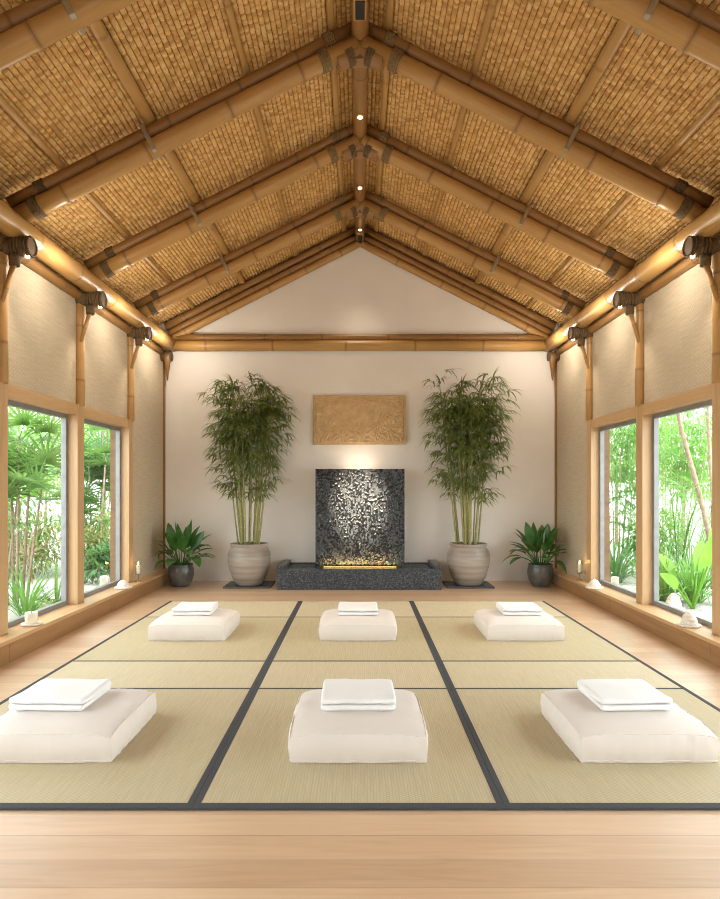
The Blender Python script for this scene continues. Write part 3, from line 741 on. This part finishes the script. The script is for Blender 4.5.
# ------------------------------------------------------------------ cushions and towels
def cushion_mesh(w_, d_, h, seed):
    bm = bmesh.new(); bmesh.ops.create_cube(bm, size=2); bmesh.ops.subdivide_edges(bm, edges=bm.edges[:], cuts=31, use_grid_fill=True)
    o = seed*3.7
    for v in bm.verts:
        x, y, z = v.co; ax, ay = abs(x), abs(y)
        # plan: soft sides bow outward, corners stay as ears
        bow = .015*(1 - z*z)
        X = x*w_/2; Y = y*d_/2
        if ax > .999: X += math.copysign(bow + .006*(1-y*y), x)
        if ay > .999: Y += math.copysign(bow + .006*(1-x*x), y)
        # waist pinch of the corners between the seams
        X -= x*.010*(ay**10)*(1-z*z); Y -= y*.010*(ax**10)*(1-z*z)
        top = (1-ax**2.6)*(1-ay**2.6)
        Z = h/2 + z*h/2*.86
        if z > .999: Z += .036*top**.55 + .006*noise.noise(V((x*2+o, y*2, 1)))
        if z < -.999: Z = .002 + .0
        # wrinkles run down from the seam
        if ay > .999:
            a_ = (.35+.65*abs(z))
            Y += .006*noise.noise(V((x*17+o, z*.7, 3)))*a_ + .005*noise.noise(V((x*31+o, z*.9, 5)))*a_
        if ax > .999:
            a_ = (.35+.65*abs(z))
            X += .006*noise.noise(V((y*17+o, z*.7, 8)))*a_ + .005*noise.noise(V((y*31+o, z*.9, 2)))*a_
        if z > .999:
            e = max(ax, ay)**6
            Z += .013*e*noise.noise(V((x*16+o, y*16, 4)))*(1-max(ax, ay)**14) - .004*e
        if abs(z) < .999: Z += .004*noise.noise(V((x*3, y*3, o)))*(1-abs(z))
        Z += (z+1)/2*(.005 - .022*(ax*ay)**5)
        v.co = (X, Y, max(.0005, Z))
    bm.normal_update()
    for f in bm.faces: f.smooth = True
    for e in bm.edges:
        if len(e.link_faces) == 2 and e.calc_face_angle(0) > .8: e.smooth = False
    me = bpy.data.meshes.new('cover'); bm.to_mesh(me); bm.free(); me.materials.append(M['linen']); return me
def seam_path(me, h, ztop):
    pass
def make_cushion(loc, lab, seed, w_=.69, d_=.70, h=.156, rz=0):
    t = thing('floor_cushion', lab, 'cushion', loc, 'floor cushions', rz)
    me = cushion_mesh(w_, d_, h, seed); o = bpy.data.objects.new('cover', me); C.objects.link(o); o.parent = t
    for z in (h/2 + h/2*.86, .012):
        mb = MB(); n = 24; pts = []
        for a, b_ in (((-1, -1), (1, -1)), ((1, -1), (1, 1)), ((1, 1), (-1, 1)), ((-1, 1), (-1, -1))):
            for k in range(n):
                q = k/n; x = a[0]+(b_[0]-a[0])*q; y = a[1]+(b_[1]-a[1])*q
                X = x*w_/2; Y = y*d_/2
                if abs(x) > .999: X += math.copysign(.006*(1-y*y), x)
                if abs(y) > .999: Y += math.copysign(.006*(1-x*x), y)
                pts.append((X, Y, z + (.005 - .022*abs(x*y)**5 - .004 if z > .1 else 0)))
        pts.append(pts[0]); mb.tube(pts, .0032, 6, False); mb.build('seam', M['thread'], t, world=False)
    return t
def make_towel(loc, lab, seed, w_=.40, d_=.39, h=.066, rz=0):
    t = thing('folded_towel', lab, 'towel', loc, 'folded towels', rz)
    # outline of the doubled cloth: a U lying on its side with the opening towards the front
    th = h*.46; yf, yb = -d_/2, d_/2; pr = []
    def arc(cy, cz, r, a0, a1, n=8):
        for k in range(n+1):
            a_ = a0+(a1-a0)*k/n; pr.append((cy+r*math.cos(a_), cz+r*math.sin(a_)))
    arc(yf+th/2, th/2, th/2, PI*1.5, PI*.5)                        # lower front fold
    for k in range(1, 6): pr.append((yf+th/2+(d_-h)*k/6, th + .0005))
    arc(yb-h*.5, h/2, h/2-th*1.02 if h/2 > th*1.02 else .001, -PI/2, PI/2, 4)
    for k in range(1, 6): pr.append((yb-h*.5-(d_-h)*k/6, h-th-.0005))
    arc(yf+th/2+.004, h-th/2, th/2, PI*1.5, PI*.5)                 # upper front fold
    for k in range(1, 9): pr.append((yf+th/2+(d_-h*.5-th/2)*k/9, h))
    arc(yb-h*.5, h/2, h/2, PI/2, -PI/2)
    for k in range(1, 8): pr.append((yb-h*.5-(d_-h*.5-th/2)*k/9, 0))
    mb = MB(); nx = 26; rows = []
    for i in range(nx+1):
        q = i/nx; x = -w_/2 + w_*q; e = min(q, 1-q)*w_
        rd = 1 if e > .02 else .78+.22*math.sqrt(max(0, 1-(1-e/.02)**2))
        row = []
        for y, z in pr:
            dz = (.008*noise.noise(V((x*6+seed, y*6, z*4))) + .003*noise.noise(V((x*20+seed, y*20, 3))))*(z/h)
            zz = h/2+(z-h/2)*rd
            row.append(mb.vert((x+.004*noise.noise(V((y*8, z*9, seed))), y*(.99+.01*rd) + .004*noise.noise(V((x*9, z*10, seed+2))), max(0, zz - h/2*(1-rd)*0 + dz))))
        rows.append(row)
    n = len(pr)
    for a, b_ in zip(rows, rows[1:]):
        for k in range(n): mb.face((a[k], b_[k], b_[(k+1) % n], a[(k+1) % n]))
    mb.face(rows[0]); mb.face(rows[-1][::-1])
    o = mb.build('terry_cloth', M['towel'], t, world=False)
    m = o.modifiers.new('sub', 'SUBSURF'); m.levels = 1; m.render_levels = 1
    return t
Z0 = TH+.001
CU = [('front row left', -1.605, 3.535, 0), ('front row middle', -.01, 3.535, 0), ('front row right', 1.462, 3.535, 0),
      ('back row left', -1.575, 6.08, 0), ('back row middle', -.02, 6.08, 0), ('back row right', 1.51, 6.08, 0)]
for k, (nm, x, y, rz) in enumerate(CU):
    make_cushion((x, y, Z0), 'square cream linen floor cushion under a folded towel, ' + nm, k+1, rz=rz)
    dx = (-.085, 0, .03, -.02, .0, .03)[k]
    make_towel((x+dx, y+.05, Z0+.186), 'folded white towel on the cream floor cushion, ' + nm, k*2.3+.7, rz=(-.03, .01, .02, .02, 0, -.02)[k], w_=(.42, .415, .40, .38, .385, .38)[k])

# ------------------------------------------------------------------ candles on the ledges and outside
def candle(loc, lab, r_, h, group=None, lit=False):
    t = thing('candle', lab, 'candle', loc, group); x, y, z = loc
    MB().lathe([(.005, 0), (r_, 0), (r_*1.02, h*.5), (r_, h-.006), (r_*.93, h), (r_*.5, h-.008), (.004, h-.01)], 20, loc).build('wax', M['wax'], t)
    MB().tube([(x, y, z+h-.012), (x+.002, y, z+h+.01)], .0025, 6).build('wick', M['black'], t)
    if lit:
        MB().lathe([(.002, 0), (.009, .012), (.008, .022), (.002, .045)], 10, (x, y, z+h+.004)).build('flame', M['flame'], t)
        light('candle_flame_lamp', 'POINT', (x, y, z+h+.03), .35, (1, .6, .25), None, t, shadow_soft_size=.015)
    return t
def dish(loc, lab, r_, m_='white_stone'):
    t = tag(MB().lathe([(.005, 0), (r_*.8, 0), (r_, .012), (r_, .022), (r_*.92, .024), (r_*.8, .017), (.005, .016)], 28, loc).build('candle_dish', M[m_]), lab, 'dish', 'candle dishes'); return t
Zl = LEDGE
dish((-2.895, 5.56, Zl), 'flat pale stone dish under the pillar candle on the left ledge', .085)
candle((-2.895, 5.56, Zl+.017), 'short cream pillar candle on a dish on the left ledge', .052, .10)
def dome(loc, lab, r_, h, rnd):
    t = thing('stone_dome', lab, 'ornament', loc, 'pale stone domes')
    mb = MB(); n = 24; pr = [(1, 0), (1.02, .1), (.96, .22), (.92, .30), (.95, .34), (.82, .52), (.76, .58), (.78, .62), (.55, .80), (.48, .84), (.46, .88), (.24, .97), (.02, 1.02)]
    rings = []
    for q, z in pr:
        rings.append([mb.vert((loc[0]+r_*q*(1+.10*noise.noise(V((math.cos(2*PI*j/n)*2, math.sin(2*PI*j/n)*2, z*3+r_*40))))*math.cos(2*PI*j/n), loc[1]+r_*q*math.sin(2*PI*j/n), loc[2]+h*z)) for j in range(n)])
    for a, b_ in zip(rings, rings[1:]):
        for j in range(n): mb.face((a[j], a[(j+1) % n], b_[(j+1) % n], b_[j]))
    mb.face(rings[0][::-1]); mb.build('dome', M['white_stone'], t)
    MB().lathe([(.005, -.016), (r_*1.3, -.016), (r_*1.42, -.006), (r_*1.38, 0), (.005, 0)], 26, loc).build('plate', M['white_stone'], t)
    return t
dome((-2.86, 7.62, Zl+.017), 'low pale layered stone ornament on the left ledge by the farther window', .075, .085, rnd)
dome((2.885, 5.53, Zl+.017), 'pale layered stone dome on the right ledge by the nearer window', .068, .115, rnd)
dome((2.83, 7.62, Zl+.017), 'low pale layered stone ornament on the right ledge by the farther window', .075, .09, rnd)
for s, x, y in ((-1, -2.86, 8.14), (1, 2.875, 8.26)):
    h_ = thing('candle_holder', 'slim metal and glass candle holder on the %s ledge' % SIDE[s], 'candle holder', (x, y, Zl), 'glass candle holders')
    MB().lathe([(.003, 0), (.035, 0), (.035, .008), (.008, .016), (.008, .085), (.036, .095), (.036, .103), (.003, .103)], 18, (x, y, Zl)).build('stand', M['brass'], h_)
    mb = MB(); pr = [(.037, .104), (.038, .26), (.035, .26), (.034, .106)]; n = 20
    rg = [[mb.vert((x+q*math.cos(2*PI*j/n), y+q*math.sin(2*PI*j/n), Zl+z)) for j in range(n)] for q, z in pr]
    for a, b_ in zip(rg, rg[1:]):
        for j in range(n): mb.face((a[j], a[(j+1) % n], b_[(j+1) % n], b_[j]))
    mb.build('glass_chimney', M['glass'], h_)
    candle((x, y, Zl+.105), 'lit candle inside the glass holder on the %s ledge' % SIDE[s], .024, .11, 'lit candles', True)
GZ = -.16
def garden_pot(loc, lab):
    return tag(MB().lathe([(.005, 0), (.07, 0), (.10, .06), (.105, .12), (.10, .15), (.085, .15), (.09, .12), (.005, .10)], 22, loc).build('garden_bowl', M['white_stone']), lab, 'bowl')
garden_pot((-3.95, 7.9, GZ), 'pale stone bowl on the garden gravel outside the left window')
def lantern(loc, lab):
    t = thing('garden_lantern', lab, 'lantern', loc); x, y, z = loc
    MB().box(x-.09, x+.09, y-.09, y+.09, z, z+.04).build('base', M['white_stone'], t, smooth=False)
    MB().lathe([(.005, .04), (.055, .04), (.055, .22), (.05, .235), (.005, .225)], 18, loc).build('candle', M['wax'], t)
    MB().box(x-.085, x+.085, y-.085, y+.085, z+.042, z+.30).build('glass', M['glass'], t, smooth=False)
lantern((-3.86, 9.5, GZ), 'small glass candle lantern on the gravel outside the farther left window')
dome((4.0, 8.05, GZ+.02), 'pale stone dome on the gravel outside the nearer right window', .10, .20, rnd)
lantern((3.80, 9.4, GZ), 'small glass candle lantern on the gravel outside the farther right window')

# ------------------------------------------------------------------ garden
def strap_clump(name, loc, lab, seed, n=70, L=.7, W=.035, m_='leaf_green'):
    r_ = random.Random(seed); mb = MB()
    for i in range(n):
        a_ = r_.uniform(0, 2*PI); e = r_.uniform(.1, .9)
        d = V((math.cos(a_)*math.sin(e), math.sin(a_)*math.sin(e), math.cos(e)))
        mb.blade(V(loc)+V((math.cos(a_), math.sin(a_), 0))*r_.uniform(0, .12), d, (0, 0, 1), L*r_.uniform(.6, 1.15), W, r_.uniform(.8, 2.0), 6, .25, wf=lambda q: min(1, .5+q)*(1-q**3))
    o = tag(mb.build(name, M[m_]), lab, 'plant'); return o
def fan_palm(loc, lab, seed, n=6, H=2.3, spread=.7, m_='leaf_palm', leaf=.42, nl=9, bw=.042):
    r_ = random.Random(seed); t = thing('fan_palm', lab, 'palm', loc); L0 = V(loc)
    for i in range(n):
        a_ = r_.uniform(0, 2*PI); q = r_.uniform(.2, 1); h = H*r_.uniform(.48, 1)
        p0 = L0 + V((math.cos(a_)*.22*q, math.sin(a_)*.22*q, 0)); p1 = L0 + V((math.cos(a_)*spread*q*.6, math.sin(a_)*spread*q*.6, h))
        st = MB().tube([p0, (p0+p1)/2+V((0, 0, .05)), p1], [.022, .018, .015], 8).build('stem', M['bark'], t)
        fb = MB()
        for k in range(nl):
            b_ = r_.uniform(0, 2*PI); e = r_.uniform(.35, 1.5)
            d = V((math.cos(b_)*math.sin(e), math.sin(b_)*math.sin(e), math.cos(e)))
            pt = p1 - V((0, 0, r_.uniform(0, .35))); pe = pt + d*r_.uniform(.22, .4)
            fb.tube([pt, pe], [.005, .004], 5, False)
            side = d.cross(V((0, 0, 1))).normalized(); up = side.cross(d)
            for j in range(15):
                an = (j/14-.5)*3.6; dd = d*math.cos(an) + side*math.sin(an) + up*.15
                fb.blade(pe, dd, up, leaf*(.75+.25*math.cos(an))*r_.uniform(.9, 1.1), bw, r_.uniform(.5, 1.1), 4, .3, wf=lambda q: min(1, .3+2.5*q)*(1-q**2.5))
        f_ = fb.build('crown', M[m_], st, world=False); f_.data.transform(Matrix.Translation(-L0))
    return t
def areca(loc, lab, seed, n=11, H=2.4, m_='leaf_palm', z0=0.0):
    r_ = random.Random(seed); t = thing('feather_palm', lab, 'palm', loc); L0 = V(loc)+V((0, 0, z0))
    for i in range(n):
        a_ = 2*PI*i/n + r_.uniform(-.3, .3); e = r_.uniform(.08, .5); mb = MB()
        d = V((math.cos(a_)*math.sin(e), math.sin(a_)*math.sin(e), math.cos(e))); p = L0 + V((math.cos(a_)*.1, math.sin(a_)*.1, 0))
        L = H*r_.uniform(.75, 1.1); S = 22; pts = [p.copy()]; dirs = []
        for k in range(S):
            dirs.append(d.copy()); p = p + d*L/S; d = (d + V((0, 0, -1))*.07*(k/S)*1.6 + V((math.cos(a_), math.sin(a_), 0))*.035).normalized(); pts.append(p.copy())
        mb.tube(pts, [.014*(1-k/S*.8) for k in range(S+1)], 5, False)
        for k in range(5, S):
            sd = dirs[k].cross(V((0, 0, 1)))
            sd = sd.normalized() if sd.length > .01 else V((1, 0, 0))
            for sg in (-1, 1):
                mb.blade(pts[k], sd*sg + dirs[k]*.75, (0, 0, 1), .42*math.sin(PI*(.15+.8*k/S))+.08, .03, r_.uniform(.6, 1.2), 4, .2)
        mb.build('frond', M[m_], t)
    return t
def bush(name, loc, lab, seed, R=(.6, .6, .6), n=900, leaf=.10, m_='leaf_green', cat='bush', trunk=None, shells=5):
    r_ = random.Random(seed); t = thing(name, lab, cat, loc); L0 = V(loc); fb = MB(); zc = R[2] if not trunk else trunk
    tb = MB(); pts = [L0, L0 + V((r_.uniform(-.1, .1), r_.uniform(-.1, .1), zc*.6)), L0 + V((0, 0, zc+R[2]*.3))]
    tb.tube(pts, [.05 if trunk else .03, .04 if trunk else .025, .012], 8)
    cl = []
    for k in range(shells*3):
        d = V((r_.gauss(0, 1), r_.gauss(0, 1), r_.gauss(0, .8))).normalized()*r_.uniform(.35, .9)
        c = L0 + V((d.x*R[0], d.y*R[1], zc + d.z*R[2])); cl.append(c)
        tb.tube([pts[1], (pts[1]+c)/2 + V((0, 0, .08)), c], [.016, .011, .005], 5, False)
    for i in range(n):
        c = cl[i % len(cl)]
        d = V((r_.gauss(0, 1), r_.gauss(0, 1), r_.gauss(0, 1))).normalized()
        p = c + d*min(R)*.48*r_.random()**.5
        if p.z < GZ+.02: continue
        dd = (d + V((r_.uniform(-.6, .6), r_.uniform(-.6, .6), r_.uniform(-.6, .2)))).normalized()
        fb.blade(p, dd, (0, 0, 1), leaf*r_.uniform(.7, 1.4), leaf*.36, .6, 3, .2)
    tb.build('branches', M['bark'], t); fb.build('foliage', M[m_], t); return t
# left side
fan_palm((-4.55, 8.35, GZ), 'tall multi-stem fan palm outside the larger left window', 5, 9, 2.45, .95, 'leaf_palm', .5, 7)
fan_palm((-4.95, 8.55, GZ), 'lime-green fan palm rising behind the other palm outside the larger left window', 8, 5, 2.75, .8, 'leaf_lime', .52, 6)
strap_clump('strap_leaf_plant', (-3.9, 8.1, GZ), 'arching strap-leaf plant beside the bowl outside the larger left window', 2, 40, .6)
strap_clump('strap_leaf_plant', (-4.1, 7.75, GZ), 'grassy tuft at the foot of the fan palm outside the larger left window', 3, 60, .75, .03)
bush('garden_bush', (-5.6, 10.8, GZ), 'russet twiggy bush behind the fan palm on the left', 4, (.8, .7, .65), 1200, .10, 'leaf_russet')
bush('garden_bush', (-4.75, 11.4, GZ), 'russet and green mounded bush outside the farther left window', 41, (.55, .6, .50), 900, .12, 'leaf_russet')
bush('garden_bush', (-4.25, 10.35, GZ), 'dark green leafy bush low outside the farther left window', 42, (.42, .42, .30), 600, .14, 'leaf_dark')
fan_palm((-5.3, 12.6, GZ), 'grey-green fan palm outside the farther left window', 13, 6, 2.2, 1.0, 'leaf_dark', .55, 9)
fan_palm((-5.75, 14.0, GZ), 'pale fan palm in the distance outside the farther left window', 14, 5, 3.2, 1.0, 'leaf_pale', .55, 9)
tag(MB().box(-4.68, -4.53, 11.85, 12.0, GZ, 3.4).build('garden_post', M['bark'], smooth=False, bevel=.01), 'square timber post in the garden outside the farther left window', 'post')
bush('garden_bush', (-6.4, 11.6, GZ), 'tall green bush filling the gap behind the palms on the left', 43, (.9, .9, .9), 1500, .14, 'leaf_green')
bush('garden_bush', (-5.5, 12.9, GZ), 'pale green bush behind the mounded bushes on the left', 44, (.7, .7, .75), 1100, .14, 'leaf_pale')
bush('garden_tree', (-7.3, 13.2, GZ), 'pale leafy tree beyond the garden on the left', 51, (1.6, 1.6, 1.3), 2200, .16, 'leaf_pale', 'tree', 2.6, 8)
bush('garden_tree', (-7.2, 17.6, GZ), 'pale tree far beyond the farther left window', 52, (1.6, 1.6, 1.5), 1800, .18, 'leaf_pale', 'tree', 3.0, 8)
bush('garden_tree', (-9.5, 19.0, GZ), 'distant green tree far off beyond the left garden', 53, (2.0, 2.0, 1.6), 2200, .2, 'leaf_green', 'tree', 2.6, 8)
# right side
def lean_trunk(p0, p1, lab, seed, r0=.045):
    t = thing('slender_tree', lab, 'tree', p0); p0, p1 = V(p0), V(p1); r_ = random.Random(seed)
    MB().tube([p0, p0.lerp(p1, .35)+V((.03, 0, 0)), p0.lerp(p1, .7)-V((.02, 0, 0)), p1], [r0, r0*.85, r0*.7, r0*.5], 12).build('trunk', M['bark'], t)
    fb = MB()
    for k in range(16):
        a_ = r_.uniform(0, 2*PI); d = V((math.cos(a_), math.sin(a_), r_.uniform(-.1, .9))).normalized(); L = r_.uniform(.6, 1.1)
        p = p1.copy(); pts = [p]
        for q in range(8):
            p = p + d*L/8; d = (d+V((0, 0, -.12))).normalized(); pts.append(p)
            sd = d.cross(V((0, 0, 1))).normalized()
            for sg in (-1, 1): fb.blade(p, sd*sg+d*.6, (0, 0, 1), .34, .03, .9, 3, .2)
        fb.tube(pts, .006, 4, False)
    fb.build('crown', M['leaf_palm'], t)
lean_trunk((5.35, 9.35, GZ), (4.62, 9.5, 3.3), 'leaning slender palm trunk outside the nearer right window', 3)
lean_trunk((5.45, 9.75, GZ), (5.40, 9.8, 3.6), 'upright slender palm trunk behind the leaning one on the right', 4, .035)
def banana(loc, lab, seed):
    r_ = random.Random(seed); t = thing('banana_plant', lab, 'plant', loc); L0 = V(loc)
    for i, (az, e, h, L) in enumerate(((-.3, .30, .75, .75), (2.0, .6, .45, .42), (3.6, .8, .40, .40), (4.7, .45, .62, .6), (.9, .55, .5, .55))):
        d = V((math.cos(az)*math.sin(e), math.sin(az)*math.sin(e), math.cos(e))); p1 = L0 + d*h; mb = MB()
        mb.tube([L0, L0+d*h*.5, p1], [.022, .016, .010], 8, False)
        mb.blade(p1, d, (0, -1, .35), L, L*.36, .55, 9, .22, wf=lambda q: max(0, math.sin(PI*min(1, q**.8)))**.6)
        mb.build('leaf', M['leaf_lime'], t)
banana((4.30, 8.15, GZ+.0), 'young banana plant with broad lime leaves outside the nearer right window', 1)
strap_clump('strap_leaf_plant', (4.22, 8.75, GZ), 'dense strap-leaf clump outside the nearer right window', 12, 90, .85, .035)
strap_clump('strap_leaf_plant', (4.55, 8.6, GZ), 'strap-leaf clump behind the banana plant on the right', 15, 90, .9, .035)
strap_clump('strap_leaf_plant', (4.2, 10.4, GZ), 'dark strap-leaf clump outside the farther right window', 16, 80, .75, .035, 'leaf_dark')
areca((5.35, 10.6, GZ), 'feather palm with arching fronds outside the nearer right window', 6, 13, 2.5)
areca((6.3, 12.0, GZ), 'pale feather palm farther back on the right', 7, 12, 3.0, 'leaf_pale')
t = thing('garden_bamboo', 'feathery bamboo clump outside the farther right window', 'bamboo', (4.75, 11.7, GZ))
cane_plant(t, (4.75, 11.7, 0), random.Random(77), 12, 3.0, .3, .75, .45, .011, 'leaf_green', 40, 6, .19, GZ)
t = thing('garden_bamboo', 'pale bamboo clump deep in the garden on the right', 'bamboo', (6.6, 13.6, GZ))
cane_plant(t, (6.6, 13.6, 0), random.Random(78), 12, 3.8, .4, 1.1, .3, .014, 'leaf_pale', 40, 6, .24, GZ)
tag(MB().box(4.02, 4.12, 10.75, 10.85, GZ, 2.2).build('garden_post', M['bark'], smooth=False, bevel=.01), 'square timber post in the garden outside the farther right window', 'post')
bush('garden_bush', (5.0, 11.0, GZ), 'bright green bush between the palms on the right', 61, (.6, .6, .6), 900, .12, 'leaf_green')
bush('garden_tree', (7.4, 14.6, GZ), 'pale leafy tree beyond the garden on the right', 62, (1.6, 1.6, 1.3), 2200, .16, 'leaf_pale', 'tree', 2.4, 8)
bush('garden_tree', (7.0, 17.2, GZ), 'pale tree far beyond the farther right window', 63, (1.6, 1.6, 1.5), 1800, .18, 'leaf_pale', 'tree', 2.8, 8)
bush('garden_tree', (9.5, 18.5, GZ), 'distant green tree far off beyond the right garden', 64, (2, 2, 1.6), 2200, .2, 'leaf_green', 'tree', 2.6, 8)
